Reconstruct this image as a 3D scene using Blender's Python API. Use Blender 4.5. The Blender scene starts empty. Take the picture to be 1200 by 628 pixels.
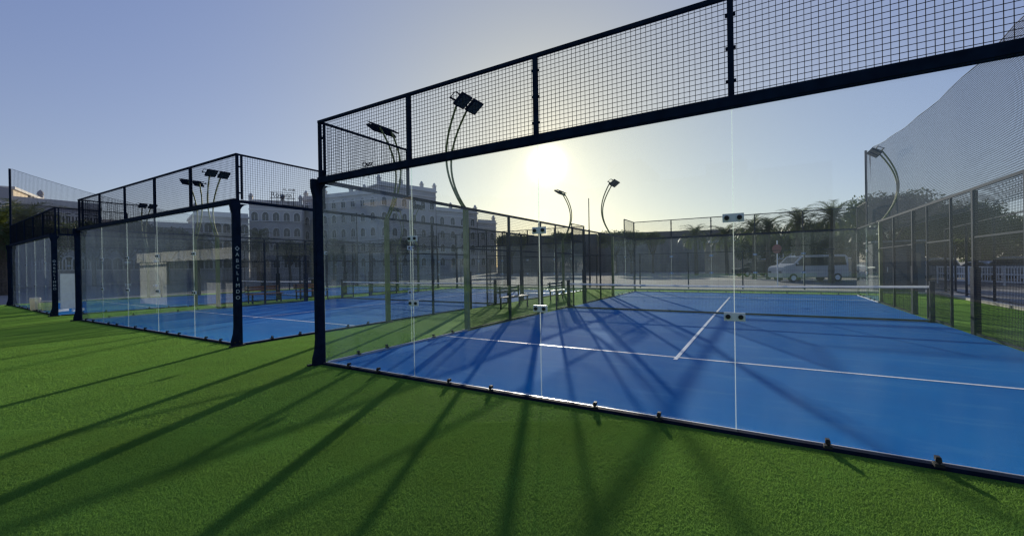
import bpy, bmesh, math, random
from mathutils import Vector, Matrix
random.seed(7)
sc = bpy.context.scene
C = sc.collection
PI = math.pi
R = math.radians
SX, SY = 10.0, 20.0            # padel court, metres

# ------------------------------------------------------------------ camera
CP = Vector((6.2067, -4.3404, 1.5635))
YAW, PIT, ROL, FPX = 0.53653, -0.003263, -0.015803, 488.62
Fv = Vector((-math.sin(YAW)*math.cos(PIT), math.cos(YAW)*math.cos(PIT), math.sin(PIT)))
Rv = Vector((math.cos(YAW), math.sin(YAW), 0)); Uv = Rv.cross(Fv)
R2 = Rv*math.cos(ROL) + Uv*math.sin(ROL); U2 = -Rv*math.sin(ROL) + Uv*math.cos(ROL)
def at(px, py, D):             # a world point seen in direction (px,py), D metres deep
    return CP + D*(Fv + (px-600)/FPX*R2 + (314-py)/FPX*U2)
def ground(px, D):
    p = at(px, 310, D); return Vector((p.x, p.y, 0))
cam = bpy.data.cameras.new('camera'); co = bpy.data.objects.new('camera', cam); C.objects.link(co)
cam.sensor_width = 36; cam.lens = 36*FPX/1200; cam.clip_start = .05; cam.clip_end = 3000
M4 = Matrix((( R2.x, U2.x, -Fv.x, CP.x), (R2.y, U2.y, -Fv.y, CP.y), (R2.z, U2.z, -Fv.z, CP.z), (0,0,0,1)))
co.matrix_world = M4
sc.camera = co
sc.view_settings.view_transform = 'Standard'; sc.view_settings.look = 'None'
sc.view_settings.exposure = 0; sc.view_settings.gamma = 1
sc.cycles.max_bounces = 12; sc.cycles.transparent_max_bounces = 64
sc.cycles.diffuse_bounces = 3; sc.cycles.glossy_bounces = 4
sc.cycles.sample_clamp_indirect = 6
sc.cycles.use_denoising = True
sc.cycles.pixel_filter_type = 'BLACKMAN_HARRIS'; sc.cycles.filter_width = 1.4

# ------------------------------------------------------------------ sun and sky
EL, AZ = R(13.6), R(-25.7)
S = Vector((math.sin(AZ)*math.cos(EL), math.cos(AZ)*math.cos(EL), math.sin(EL)))
sun = bpy.data.lights.new('sun', 'SUN'); so = bpy.data.objects.new('sun', sun); C.objects.link(so)
sun.energy = 5.0; sun.angle = R(.55); sun.color = (1.0, .90, .74)
so.rotation_euler = S.to_track_quat('Z', 'Y').to_euler(); so.location = (0, 0, 30)
w = bpy.data.worlds.new('World'); sc.world = w; w.use_nodes = True
nt = w.node_tree; N = nt.nodes; Lk = nt.links; N.clear()
out = N.new('ShaderNodeOutputWorld'); bg = N.new('ShaderNodeBackground'); bg2 = N.new('ShaderNodeBackground')
sky = N.new('ShaderNodeTexSky'); sky.sky_type = 'NISHITA'; sky.sun_disc = False
sky.sun_elevation = EL; sky.sun_rotation = AZ; sky.air_density = 1.0; sky.dust_density = 0.4; sky.ozone_density = 2.6
tc = N.new('ShaderNodeTexCoord')
dot = N.new('ShaderNodeVectorMath'); dot.operation = 'DOT_PRODUCT'; dot.inputs[1].default_value = S
nrm = N.new('ShaderNodeVectorMath'); nrm.operation = 'NORMALIZE'
Lk.new(tc.outputs['Generated'], nrm.inputs[0]); Lk.new(nrm.outputs[0], dot.inputs[0])
def wm(op, a, b=None, c=None):
    n = N.new('ShaderNodeMath'); n.operation = op
    for i, v in enumerate((a, b, c)):
        if v is None: continue
        if isinstance(v, (int, float)): n.inputs[i].default_value = v
        else: Lk.new(v, n.inputs[i])
    return n.outputs[0]
mx = wm('MAXIMUM', dot.outputs['Value'], 0.0)
SKYG = [(2600, 3.5, (1, .93, .66)), (420, .22, (1, .86, .40)), (90, .07, (1, .78, .15)), (8, .22, (1, .90, .30)), (2, .14, (.80, .86, 1.15))]
acc = None
for pw, amp, col in SKYG:
    g = wm('MULTIPLY', wm('POWER', mx, pw), amp)
    vm = N.new('ShaderNodeVectorMath'); vm.operation = 'SCALE'; vm.inputs[0].default_value = col; Lk.new(g, vm.inputs['Scale'])
    if acc is None: acc = vm.outputs[0]
    else:
        ad = N.new('ShaderNodeVectorMath'); ad.operation = 'ADD'; Lk.new(acc, ad.inputs[0]); Lk.new(vm.outputs[0], ad.inputs[1]); acc = ad.outputs[0]
# thin violet dusk haze that the sky of a dusty coast shows away from the sun
sep = N.new('ShaderNodeSeparateXYZ'); Lk.new(nrm.outputs[0], sep.inputs[0])
hz = wm('POWER', wm('SUBTRACT', 1.0, wm('ABSOLUTE', sep.outputs['Z'])), 3.0)
hv = N.new('ShaderNodeVectorMath'); hv.operation = 'SCALE'; hv.inputs[0].default_value = (.18, .14, .01); Lk.new(hz, hv.inputs['Scale'])
ad = N.new('ShaderNodeVectorMath'); ad.operation = 'ADD'; Lk.new(acc, ad.inputs[0]); Lk.new(hv.outputs[0], ad.inputs[1])
ad2 = N.new('ShaderNodeVectorMath'); ad2.operation = 'ADD'; Lk.new(ad.outputs[0], ad2.inputs[0]); 
fade = wm('SUBTRACT', 1.0, wm('MULTIPLY', wm('POWER', mx, 9.0), .98))
cs = N.new('ShaderNodeVectorMath'); cs.operation = 'SCALE'; cs.inputs[0].default_value = (.062, .097, .262); Lk.new(fade, cs.inputs['Scale'])
Lk.new(cs.outputs[0], ad2.inputs[1])
bg.inputs[1].default_value = .05; Lk.new(sky.outputs[0], bg.inputs[0])
bg2.inputs[1].default_value = 1.0; Lk.new(ad2.outputs[0], bg2.inputs[0])
sh = N.new('ShaderNodeAddShader'); Lk.new(bg.outputs[0], sh.inputs[0]); Lk.new(bg2.outputs[0], sh.inputs[1])
Lk.new(sh.outputs[0], out.inputs[0])

# ------------------------------------------------------------------ materials
def newmat(name):
    m = bpy.data.materials.new(name); m.use_nodes = True
    return m, m.node_tree.nodes, m.node_tree.links, m.node_tree.nodes['Principled BSDF']
def nd(n, t, **k):
    x = n.new(t)
    for a, b in k.items(): setattr(x, a, b)
    return x
def mat(name, col, rough=.6, metal=0, var=.15, scale=6, bump=.0, bscale=60, trans=None, spec=.5):
    m, n, l, p = newmat(name)
    t = nd(n, 'ShaderNodeTexCoord'); no = nd(n, 'ShaderNodeTexNoise'); no.inputs['Scale'].default_value = scale; no.inputs['Detail'].default_value = 6
    l.new(t.outputs['Object'], no.inputs['Vector'])
    cr = nd(n, 'ShaderNodeValToRGB'); cr.color_ramp.elements[0].position = .3; cr.color_ramp.elements[1].position = .7
    cr.color_ramp.elements[0].color = [c*(1-var) for c in col]+[1]; cr.color_ramp.elements[1].color = [min(1, c*(1+var)) for c in col]+[1]
    l.new(no.outputs[0], cr.inputs[0]); l.new(cr.outputs[0], p.inputs['Base Color'])
    p.inputs['Roughness'].default_value = rough; p.inputs['Metallic'].default_value = metal
    p.inputs['Specular IOR Level'].default_value = spec
    if bump:
        n2 = nd(n, 'ShaderNodeTexNoise'); n2.inputs['Scale'].default_value = bscale; l.new(t.outputs['Object'], n2.inputs['Vector'])
        b = nd(n, 'ShaderNodeBump'); b.inputs['Strength'].default_value = bump; b.inputs['Distance'].default_value = .01
        l.new(n2.outputs[0], b.inputs['Height']); l.new(b.outputs[0], p.inputs['Normal'])
    if trans:
        tr = nd(n, 'ShaderNodeBsdfTranslucent'); tr.inputs[0].default_value = (*trans, 1)
        ms = nd(n, 'ShaderNodeMixShader'); ms.inputs[0].default_value = .4
        o = n['Material Output']; l.new(p.outputs[0], ms.inputs[1]); l.new(tr.outputs[0], ms.inputs[2]); l.new(ms.outputs[0], o.inputs[0])
    return m
NAVY = mat('navy_steel_paint', (.008, .017, .038), .7, 0, .25, 9, spec=.03)
WIRE = mat('navy_wire', (.010, .014, .022), .8, spec=.03)
OLIVE = mat('sunlit_olive_pole', (.21, .23, .075), .6, 0, .12, 5, spec=.25)  # yellow-green of the light on the poles is put into this colour
BLACK = mat('black_rubber', (.012, .012, .014), .55)
ALU = mat('aluminium', (.62, .64, .66), .42, .8, .12)
STEEL = mat('steel_plate', (.85, .87, .88), .45, 0, .06)
LETTER = mat('pale_lettering', (.55, .60, .62), .5)
WHITE = mat('white_paint', (.75, .76, .76), .5, 0, .06)
LINEM = mat('court_line_white', (.88, .90, .92), .5, 0, .05, 30, spec=.6)
TAPE = mat('net_tape_white', (.88, .88, .86), .7, trans=(.9, .9, .88))
NETM = mat('net_cord_dark', (.02, .025, .03), .8)
LAMPG = mat('lamp_lens', (.06, .065, .07), .5, 0, .05, spec=.2)
HOTEL = mat('hotel_render', (.47, .45, .44), .9, 0, .10, .15)  # made paler, distance haze is put into the colour
HTRIM = mat('hotel_trim', (.64, .62, .58), .85, 0, .08, .4)
CREAM = mat('cream_render', (.62, .52, .38), .9, 0, .08, .2)
SHADE = mat('grey_render', (.36, .35, .36), .9, 0, .12, .2)
TAN = mat('tan_render', (.48, .38, .25), .9, 0, .1, .3)
DKGL = mat('dark_window', (.05, .055, .065), .15, 0, .2, .4)
DARKB = mat('dark_building', (.19, .175, .165), .85, 0, .2, .2)  # albedo raised in place of haze over the far range
CABIN = mat('blue_cabin_paint', (.03, .05, .08), .85, 0, .1, 2)
KERB = mat('concrete_kerb', (.42, .41, .38), .9, 0, .15, 5)
ROAD = mat('asphalt', (.10, .10, .105), .9, 0, .25, .8, .3, 80)
WOOD = mat('reddish_wood', (.30, .11, .05), .6, 0, .25, 12)
PALEW = mat('pale_wood', (.28, .27, .24), .6, 0, .2, 12)
BARK = mat('palm_bark', (.10, .08, .06), .95, 0, .3, 8, .5, 25)
LEAF = mat('palm_leaf', (.05, .075, .025), .5, 0, .35, 3, trans=(.10, .13, .03))
LEAF2 = mat('tree_leaf', (.045, .07, .025), .55, 0, .4, 2, trans=(.08, .11, .03))
BROWNM = mat('brown_canopy', (.07, .05, .045), .8)
VANW = mat('van_paint', (.55, .55, .55), .25, 0, .04, 2)
CARS = mat('silver_car_paint', (.35, .36, .38), .25, .4, .04, 2)
CARD = mat('dark_car_paint', (.03, .035, .045), .25, .2, .04, 2)
CGLASS = mat('car_glass', (.02, .025, .03), .08)
TYRE = mat('tyre_rubber', (.02, .02, .02), .8)
RED = mat('red_plastic', (.45, .04, .03), .4)
SKIN = mat('skin', (.35, .20, .13), .6)
CLOTH = mat('white_cloth', (.75, .75, .74), .9, 0, .06, 4)
HAIRM = mat('dark_hair', (.02, .015, .012), .7)
PLASW = mat('translucent_plastic', (.8, .77, .68), .5, trans=(.85, .78, .62))

def glass(name, haze=.05):
    m, n, l, p = newmat(name); n.remove(p); o = n['Material Output']
    g = nd(n, 'ShaderNodeNewGeometry')
    d = nd(n, 'ShaderNodeVectorMath', operation='DOT_PRODUCT'); l.new(g.outputs['Normal'], d.inputs[0]); l.new(g.outputs['Incoming'], d.inputs[1])
    def mm(op, a, b):
        x = nd(n, 'ShaderNodeMath', operation=op)
        for i, v in enumerate((a, b)):
            if isinstance(v, (int, float)): x.inputs[i].default_value = v
            elif v is not None: l.new(v, x.inputs[i])
        return x.outputs[0]
    c = mm('ABSOLUTE', d.outputs['Value'], None)
    fr = mm('ADD', mm('MULTIPLY', mm('POWER', mm('SUBTRACT', 1.0, c), 5.0), .80), .028)
    tr = nd(n, 'ShaderNodeBsdfTransparent'); tr.inputs[0].default_value = (.955, .978, .985, 1)
    gl = nd(n, 'ShaderNodeBsdfGlossy'); gl.inputs['Roughness'].default_value = .0; gl.inputs[0].default_value = (.9, .95, .95, 1)
    m1 = nd(n, 'ShaderNodeMixShader'); l.new(fr, m1.inputs[0]); l.new(tr.outputs[0], m1.inputs[1]); l.new(gl.outputs[0], m1.inputs[2])
    # dust on the pane: streaky, scatters the low sun
    t = nd(n, 'ShaderNodeTexCoord'); mp = nd(n, 'ShaderNodeMapping'); mp.inputs['Scale'].default_value = (2.2, 2.2, .6)
    l.new(t.outputs['Object'], mp.inputs[0])
    no = nd(n, 'ShaderNodeTexNoise'); no.inputs['Scale'].default_value = 1.6; no.inputs['Detail'].default_value = 5; l.new(mp.outputs[0], no.inputs['Vector'])
    mr = nd(n, 'ShaderNodeMapRange'); mr.inputs[1].default_value = .35; mr.inputs[2].default_value = .7; mr.inputs[3].default_value = haze*.45; mr.inputs[4].default_value = haze*1.5
    l.new(no.outputs[0], mr.inputs[0])
    tl = nd(n, 'ShaderNodeBsdfTranslucent'); tl.inputs[0].default_value = (.50, .66, .74, 1)
    df = nd(n, 'ShaderNodeBsdfDiffuse'); df.inputs[0].default_value = (.6, .66, .7, 1)
    m0 = nd(n, 'ShaderNodeMixShader'); m0.inputs[0].default_value = .35; l.new(tl.outputs[0], m0.inputs[1]); l.new(df.outputs[0], m0.inputs[2])
    m2 = nd(n, 'ShaderNodeMixShader'); l.new(mr.outputs[0], m2.inputs[0]); l.new(m1.outputs[0], m2.inputs[1]); l.new(m0.outputs[0], m2.inputs[2])
    l.new(m2.outputs[0], o.inputs[0]); return m
GLASS = glass('toughened_glass', .014)
def joint_mat():
    m, n, l, p = newmat('glass_joint_edge'); n.remove(p); o = n['Material Output']
    tl = nd(n, 'ShaderNodeBsdfTranslucent'); tl.inputs[0].default_value = (.85, .90, .88, 1)
    gl = nd(n, 'ShaderNodeBsdfGlossy'); gl.inputs['Roughness'].default_value = .3
    tr = nd(n, 'ShaderNodeBsdfTransparent'); tr.inputs[0].default_value = (.85, .95, .93, 1)
    a = nd(n, 'ShaderNodeMixShader'); a.inputs[0].default_value = .3; l.new(tl.outputs[0], a.inputs[1]); l.new(gl.outputs[0], a.inputs[2])
    b = nd(n, 'ShaderNodeMixShader'); b.inputs[0].default_value = .76; l.new(a.outputs[0], b.inputs[1]); l.new(tr.outputs[0], b.inputs[2])
    l.new(b.outputs[0], o.inputs[0]); return m
JOINT = joint_mat()

def turf(name, c1, c2, c3, stripe=True):
    m, n, l, p = newmat(name)
    g = nd(n, 'ShaderNodeNewGeometry')
    a = nd(n, 'ShaderNodeTexNoise'); a.inputs['Scale'].default_value = .55; a.inputs['Detail'].default_value = 8; a.inputs['Roughness'].default_value = .62; l.new(g.outputs['Position'], a.inputs['Vector'])
    f = nd(n, 'ShaderNodeTexNoise'); f.inputs['Scale'].default_value = 260; f.inputs['Detail'].default_value = 3; l.new(g.outputs['Position'], f.inputs['Vector'])
    mp = nd(n, 'ShaderNodeMapping'); mp.inputs['Scale'].default_value = (70, 190, 1); mp.inputs['Rotation'].default_value = (0, 0, .35); l.new(g.outputs['Position'], mp.inputs[0])
    f2 = nd(n, 'ShaderNodeTexNoise'); f2.inputs['Scale'].default_value = 1.0; f2.inputs['Detail'].default_value = 2; l.new(mp.outputs[0], f2.inputs['Vector'])
    cr = nd(n, 'ShaderNodeValToRGB'); e = cr.color_ramp.elements; e[0].position = .34; e[1].position = .68; e[0].color = (*c1, 1); e[1].color = (*c2, 1)
    l.new(f2.outputs[0], cr.inputs[0])
    mixc = nd(n, 'ShaderNodeMix', data_type='RGBA'); mr = nd(n, 'ShaderNodeMapRange'); mr.inputs[1].default_value = .4; mr.inputs[2].default_value = .75; mr.inputs[4].default_value = .6
    l.new(a.outputs[0], mr.inputs[0]); l.new(mr.outputs[0], mixc.inputs[0]); l.new(cr.outputs[0], mixc.inputs[6]); mixc.inputs[7].default_value = (*c3, 1)
    sp = nd(n, 'ShaderNodeSeparateXYZ'); l.new(g.outputs['Position'], sp.inputs[0])
    def mth(op, x, y):
        q = nd(n, 'ShaderNodeMath', operation=op)
        for i, v in enumerate((x, y)):
            if isinstance(v, (int, float)): q.inputs[i].default_value = v
            else: l.new(v, q.inputs[i])
        return q.outputs[0]
    # rolls of turf laid 4 m wide: every other roll leans its pile the other way; a thin seam between
    u = mth('DIVIDE', mth('ADD', sp.outputs['Y'], 38.1), 4.0); fr_ = mth('FRACT', u, 0)
    seam = mth('LESS_THAN', mth('ABSOLUTE', mth('SUBTRACT', fr_, .5), 0), .0022)
    alt = mth('LESS_THAN', mth('FRACT', mth('MULTIPLY', mth('ADD', u, .5), .5), 0), .5)
    gain = mth('ADD', mth('ADD', .94, mth('MULTIPLY', alt, .12)), mth('MULTIPLY', seam, .5))
    vs = nd(n, 'ShaderNodeVectorMath', operation='SCALE'); l.new(mixc.outputs[2], vs.inputs[0]); l.new(gain, vs.inputs['Scale'])
    l.new(vs.outputs[0], p.inputs['Base Color'])
    p.inputs['Roughness'].default_value = .9; p.inputs['Specular IOR Level'].default_value = .05
    p.inputs['Sheen Weight'].default_value = .5; p.inputs['Sheen Roughness'].default_value = .45; p.inputs['Sheen Tint'].default_value = (.42, .80, .08, 1)
    ad = nd(n, 'ShaderNodeMath', operation='ADD'); l.new(f.outputs[0], ad.inputs[0]); l.new(f2.outputs[0], ad.inputs[1])
    b = nd(n, 'ShaderNodeBump'); b.inputs['Strength'].default_value = 1.0; b.inputs['Distance'].default_value = .012
    l.new(ad.outputs[0], b.inputs['Height']); l.new(b.outputs[0], p.inputs['Normal'])
    return m
GREEN = turf('green_turf', (.020, .065, .014), (.130, .275, .048), (.165, .245, .055))

def court_mat():
    m, n, l, p = newmat('blue_court_turf')
    g = nd(n, 'ShaderNodeNewGeometry')
    a = nd(n, 'ShaderNodeTexNoise'); a.inputs['Scale'].default_value = .45; a.inputs['Detail'].default_value = 7; a.inputs['Roughness'].default_value = .6; l.new(g.outputs['Position'], a.inputs['Vector'])
    cr = nd(n, 'ShaderNodeValToRGB'); e = cr.color_ramp.elements; e[0].position = .35; e[1].position = .7; e[0].color = (.0002, .135, .41, 1); e[1].color = (.0004, .172, .48, 1)
    l.new(a.outputs[0], cr.inputs[0])
    # pale sand gathered in scuffs
    mp = nd(n, 'ShaderNodeMapping'); mp.inputs['Scale'].default_value = (.8, 3.4, 1); mp.inputs['Rotation'].default_value = (0, 0, -.25); l.new(g.outputs['Position'], mp.inputs[0])
    s = nd(n, 'ShaderNodeTexNoise'); s.inputs['Scale'].default_value = .9; s.inputs['Detail'].default_value = 9; s.inputs['Roughness'].default_value = .68; l.new(mp.outputs[0], s.inputs['Vector'])
    sr = nd(n, 'ShaderNodeMapRange'); sr.inputs[1].default_value = .52; sr.inputs[2].default_value = .74; sr.inputs[4].default_value = .42; l.new(s.outputs[0], sr.inputs[0])
    mx = nd(n, 'ShaderNodeMix', data_type='RGBA'); l.new(sr.outputs[0], mx.inputs[0]); l.new(cr.outputs[0], mx.inputs[6]); mx.inputs[7].default_value = (.09, .28, .50, 1)
    l.new(mx.outputs[2], p.inputs['Base Color'])
    p.inputs['Roughness'].default_value = .9; p.inputs['Specular IOR Level'].default_value = .03
    p.inputs['Sheen Weight'].default_value = .0; p.inputs['Sheen Tint'].default_value = (.05, .35, 1, 1)
    f = nd(n, 'ShaderNodeTexNoise'); f.inputs['Scale'].default_value = 120; f.inputs['Detail'].default_value = 3; l.new(g.outputs['Position'], f.inputs['Vector'])
    b = nd(n, 'ShaderNodeBump'); b.inputs['Strength'].default_value = .5; b.inputs['Distance'].default_value = .008
    l.new(f.outputs[0], b.inputs['Height']); l.new(b.outputs[0], p.inputs['Normal'])
    return m
BLUE = court_mat()

def netting_mat(name, alpha, col):
    m, n, l, p = newmat(name); n.remove(p); o = n['Material Output']
    t = nd(n, 'ShaderNodeTexCoord'); sp = nd(n, 'ShaderNodeSeparateXYZ'); l.new(t.outputs['UV'], sp.inputs[0])
    def grid(ch, per):
        a = nd(n, 'ShaderNodeMath', operation='MULTIPLY'); l.new(sp.outputs[ch], a.inputs[0]); a.inputs[1].default_value = 1/per
        b = nd(n, 'ShaderNodeMath', operation='FRACT'); l.new(a.outputs[0], b.inputs[0])
        c = nd(n, 'ShaderNodeMath', operation='LESS_THAN'); l.new(b.outputs[0], c.inputs[0]); c.inputs[1].default_value = alpha
        return c.outputs[0]
    mxn = nd(n, 'ShaderNodeMath', operation='MAXIMUM'); l.new(grid('X', .045), mxn.inputs[0]); l.new(grid('Y', .045), mxn.inputs[1])
    tr = nd(n, 'ShaderNodeBsdfTransparent')
    df = nd(n, 'ShaderNodeBsdfDiffuse'); df.inputs[0].default_value = (*col, 1)
    tl = nd(n, 'ShaderNodeBsdfTranslucent'); tl.inputs[0].default_value = (*col, 1)
    m0 = nd(n, 'ShaderNodeMixShader'); l.new(df.outputs[0], m0.inputs[1]); l.new(tl.outputs[0], m0.inputs[2])
    m1 = nd(n, 'ShaderNodeMixShader'); l.new(mxn.outputs[0], m1.inputs[0]); l.new(tr.outputs[0], m1.inputs[1]); l.new(m0.outputs[0], m1.inputs[2])
    l.new(m1.outputs[0], o.inputs[0]); return m
NETTING = netting_mat('grey_netting', .34, (.15, .155, .17))
NETTHIN = netting_mat('thin_netting', .16, (.04, .045, .06))

# ------------------------------------------------------------------ geometry helpers
class MB:
    def __init__(s): s.v = []; s.f = []; s.mi = []
    def face(s, pts, mi=0):
        b = len(s.v); s.v += [tuple(p) for p in pts]; s.f.append(tuple(range(b, b+len(pts)))); s.mi.append(mi)
    def box(s, c, d, mi=0, rot=None):
        b = len(s.v); c = Vector(c)
        for z in (-1, 1):
            for y in (-1, 1):
                for x in (-1, 1):
                    v = Vector((x*d[0]/2, y*d[1]/2, z*d[2]/2))
                    if rot is not None: v = rot @ v
                    s.v.append(tuple(c+v))
        for f in ((0,2,3,1),(4,5,7,6),(0,1,5,4),(2,6,7,3),(0,4,6,2),(1,3,7,5)):
            s.f.append(tuple(b+i for i in f)); s.mi.append(mi)
        return s
    def span(s, x0, x1, y0, y1, z0, z1, mi=0): return s.box(((x0+x1)/2, (y0+y1)/2, (z0+z1)/2), (abs(x1-x0), abs(y1-y0), abs(z1-z0)), mi)
    def tube(s, pts, r, n=8, mi=0, cap=True):
        pts = [Vector(p) for p in pts]; rs = r if isinstance(r, (list, tuple)) else [r]*len(pts)
        rings = []; up = None
        for i, p in enumerate(pts):
            d = (pts[min(i+1, len(pts)-1)] - pts[max(i-1, 0)]).normalized()
            if up is None:
                up = Vector((0, 0, 1)) if abs(d.z) < .9 else Vector((1, 0, 0))
            a = (up - d*up.dot(d)).normalized(); up = a; bb = d.cross(a)
            b0 = len(s.v)
            for k in range(n):
                t = 2*PI*k/n + PI/n; s.v.append(tuple(p + rs[i]*(math.cos(t)*a + math.sin(t)*bb)))
            rings.append(b0)
        for i in range(len(rings)-1):
            for k in range(n):
                k2 = (k+1) % n; s.f.append((rings[i]+k, rings[i]+k2, rings[i+1]+k2, rings[i+1]+k)); s.mi.append(mi)
        if cap:
            s.f.append(tuple(rings[0]+k for k in reversed(range(n)))); s.mi.append(mi)
            s.f.append(tuple(rings[-1]+k for k in range(n))); s.mi.append(mi)
        return s
    def prism(s, poly, y0, y1, axis='y', mi=0):
        n = len(poly); b = len(s.v)
        for y in (y0, y1):
            for (a, z) in poly: s.v.append((a, y, z) if axis == 'y' else ((y, a, z) if axis == 'x' else (a, z, y)))
        s.f.append(tuple(b+i for i in range(n))); s.mi.append(mi)
        s.f.append(tuple(b+n+i for i in reversed(range(n)))); s.mi.append(mi)
        for i in range(n):
            j = (i+1) % n; s.f.append((b+i, b+n+i, b+n+j, b+j)); s.mi.append(mi)
        return s
    def mesh(s, name, mats, smooth=False, bevel=0):
        me = bpy.data.meshes.new(name); me.from_pydata(s.v, [], s.f)
        for m in (mats if isinstance(mats, (list, tuple)) else [mats]): me.materials.append(m)
        for p, i in zip(me.polygons, s.mi): p.material_index = i; p.use_smooth = smooth
        bm = bmesh.new(); bm.from_mesh(me); bmesh.ops.recalc_face_normals(bm, faces=bm.faces)
        if bevel: bmesh.ops.bevel(bm, geom=bm.edges[:], offset=bevel, segments=2, affect='EDGES', clamp_overlap=True)
        bm.to_mesh(me); bm.free(); me.update()
        return me
    def build(s, name, mats, parent=None, loc=(0,0,0), smooth=False, bevel=0, rotz=0):
        return place(s.mesh(name, mats, smooth, bevel), name, parent, loc, rotz)
def place(me, name, parent=None, loc=(0,0,0), rotz=0):
    o = bpy.data.objects.new(name, me); C.objects.link(o); o.location = loc; o.rotation_euler = (0, 0, rotz); o.parent = parent
    return o
def tag(o, label=None, cat=None, group=None, kind=None):
    if label: o['label'] = label
    if cat: o['category'] = cat
    if group: o['group'] = group
    if kind: o['kind'] = kind
    return o
def thing(name, loc, rotz, label, cat, group=None):
    o = bpy.data.objects.new(name, None); C.objects.link(o); o.location = loc; o.rotation_euler = (0, 0, rotz); o.empty_display_size = .3
    return tag(o, label, cat, group)
def copy_tree(o, parent=None):
    c = o.copy(); C.objects.link(c); c.parent = parent
    for ch in list(o.children): copy_tree(ch, c)
    return c
def struct(name, mb, m): return tag(mb.build(name, m), kind='structure')

# ------------------------------------------------------------------ setting: ground
def sheet(x0, x1, y0, y1, z):
    b = MB(); b.face([(x0, y0, z), (x1, y0, z), (x1, y1, z), (x0, y1, z)]); return b
struct('ground', sheet(-900, 900, -900, 900, -.06), mat('dusty_ground', (.30, .27, .22), .95, 0, .2, .1, .3, 6))
struct('road', sheet(-70, 60, 27.5, 40, -.03), ROAD)
struct('side_road', sheet(13.17, 24, -30, 27.4, -.03), mat('pale_concrete_road', (.27, .26, .25), .9, 0, .15, .6))
struct('paved_path', sheet(-70, -27.6, -30, 27.4, -.02), mat('grey_paving', (.22, .21, .20), .9, 0, .15, 2))
tg = struct('green_turf', sheet(-27.5, 13.0, -26, 21.9, 0), GREEN)

# short blades of the artificial grass, dense enough to read near the camera
import numpy as np
rg = np.random.default_rng(3)
def blades(n, x0, x1, y0, y1, keep, hgt, wid):
    P = np.stack([rg.uniform(x0, x1, n), rg.uniform(y0, y1, n)], -1); P = P[keep(P)]; n = len(P)
    a = rg.uniform(0, 2*np.pi, n); h = hgt*rg.uniform(.55, 1.25, n); w2 = wid*rg.uniform(.6, 1.2, n)/2
    lean = rg.uniform(-.9, .9, (n, 2))*h[:, None]
    v = np.zeros((n, 3, 3)); v[:, 0, 0] = P[:, 0]-np.cos(a)*w2; v[:, 0, 1] = P[:, 1]-np.sin(a)*w2
    v[:, 1, 0] = P[:, 0]+np.cos(a)*w2; v[:, 1, 1] = P[:, 1]+np.sin(a)*w2
    v[:, 2, :2] = P+lean; v[:, 2, 2] = h
    return v.reshape(-1, 3)
def kp(lo, hi):
    def f(P):
        d = P-np.array([CP.x, CP.y]); F2 = np.array([Fv.x, Fv.y]); R_ = np.array([Rv.x, Rv.y]); z = d@F2; x = d@R_
        return (z > lo) & (z < hi) & (np.abs(x) < z*1.32+.4) & ((P[:, 1] < -.10) | (P[:, 0] < -.12) & ((P[:, 0] > -3.0) | (P[:, 1] < .12))) & (rg.random(len(P)) < np.clip((hi*1.02-z)/(hi*.30), 0, 1) + (hi < 5))
    return f
V = np.concatenate([blades(2000000, -1.5, 11, -4.2, -.1, kp(1.7, 4.2), .012, .0036)[:1350000], blades(1000000, -9, 13, -7, 3, kp(4.2, 11.5), .014, .007)])
V[:, 2] += .0005
me = bpy.data.meshes.new('turf_blades'); nv = len(V); nf = nv//3
me.vertices.add(nv); me.vertices.foreach_set('co', V.astype(np.float32).ravel())
me.loops.add(nv); me.loops.foreach_set('vertex_index', np.arange(nv, dtype=np.int32))
me.polygons.add(nf); me.polygons.foreach_set('loop_start', np.arange(0, nv, 3, dtype=np.int32)); me.update(calc_edges=True)
me.materials.append(mat('turf_blade', (.095, .225, .050), .7, 0, .5, 1.6, trans=(.28, .50, .09), spec=.15))
tag(place(me, 'turf_blades'), 'short green artificial grass pile in front of the nearest cage', 'artificial grass', kind='stuff')

# ------------------------------------------------------------------ enclosure pieces
def wire_mesh(name, wid, hei, r=.0022, step=.05):
    b = MB()
    n = int(round(wid/step))
    for i in range(n+1):
        x = i*wid/n; b.v += [(x-r, -r, 0), (x+r, -r, 0), (x+r, r, 0), (x-r, r, 0), (x-r, -r, hei), (x+r, -r, hei), (x+r, r, hei), (x-r, r, hei)]
        k = len(b.v)-8
        for f in ((0,1,5,4),(1,2,6,5),(2,3,7,6),(3,0,4,7)): b.f.append(tuple(k+q for q in f)); b.mi.append(0)
    n = int(round(hei/step))
    for i in range(n+1):
        z = i*hei/n; y0 = 2*r
        b.v += [(0, y0-r, z-r), (0, y0+r, z-r), (0, y0+r, z+r), (0, y0-r, z+r), (wid, y0-r, z-r), (wid, y0+r, z-r), (wid, y0+r, z+r), (wid, y0-r, z+r)]
        k = len(b.v)-8
        for f in ((0,1,5,4),(1,2,6,5),(2,3,7,6),(3,0,4,7)): b.f.append(tuple(k+q for q in f)); b.mi.append(0)
    return b.mesh(name, WIRE)
W21 = wire_mesh('mesh_panel', 2.0, .93)
W22 = wire_mesh('mesh_panel_tall', 2.0, 1.98)
WS = wire_mesh('mesh_panel_short', 1.2, 1.98)
GP = MB().box((1.0, 0, 1.5), (1.988, .012, 2.96)).mesh('glass_panel', GLASS)
JT = MB().span(-.0038, .0038, -.0058, .0058, .03, 2.97).mesh('glass_joint', JOINT)
cb = MB(); cb.box((0, .0, 0), (.175, .020, .078)); CL = cb.mesh('clamp_plate', STEEL, bevel=.002)
bb = MB()
bb.tube([(0, -.026, 0), (0, .026, 0)], .021, 14)
CB = bb.mesh('clamp_bolt', BLACK)
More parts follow.
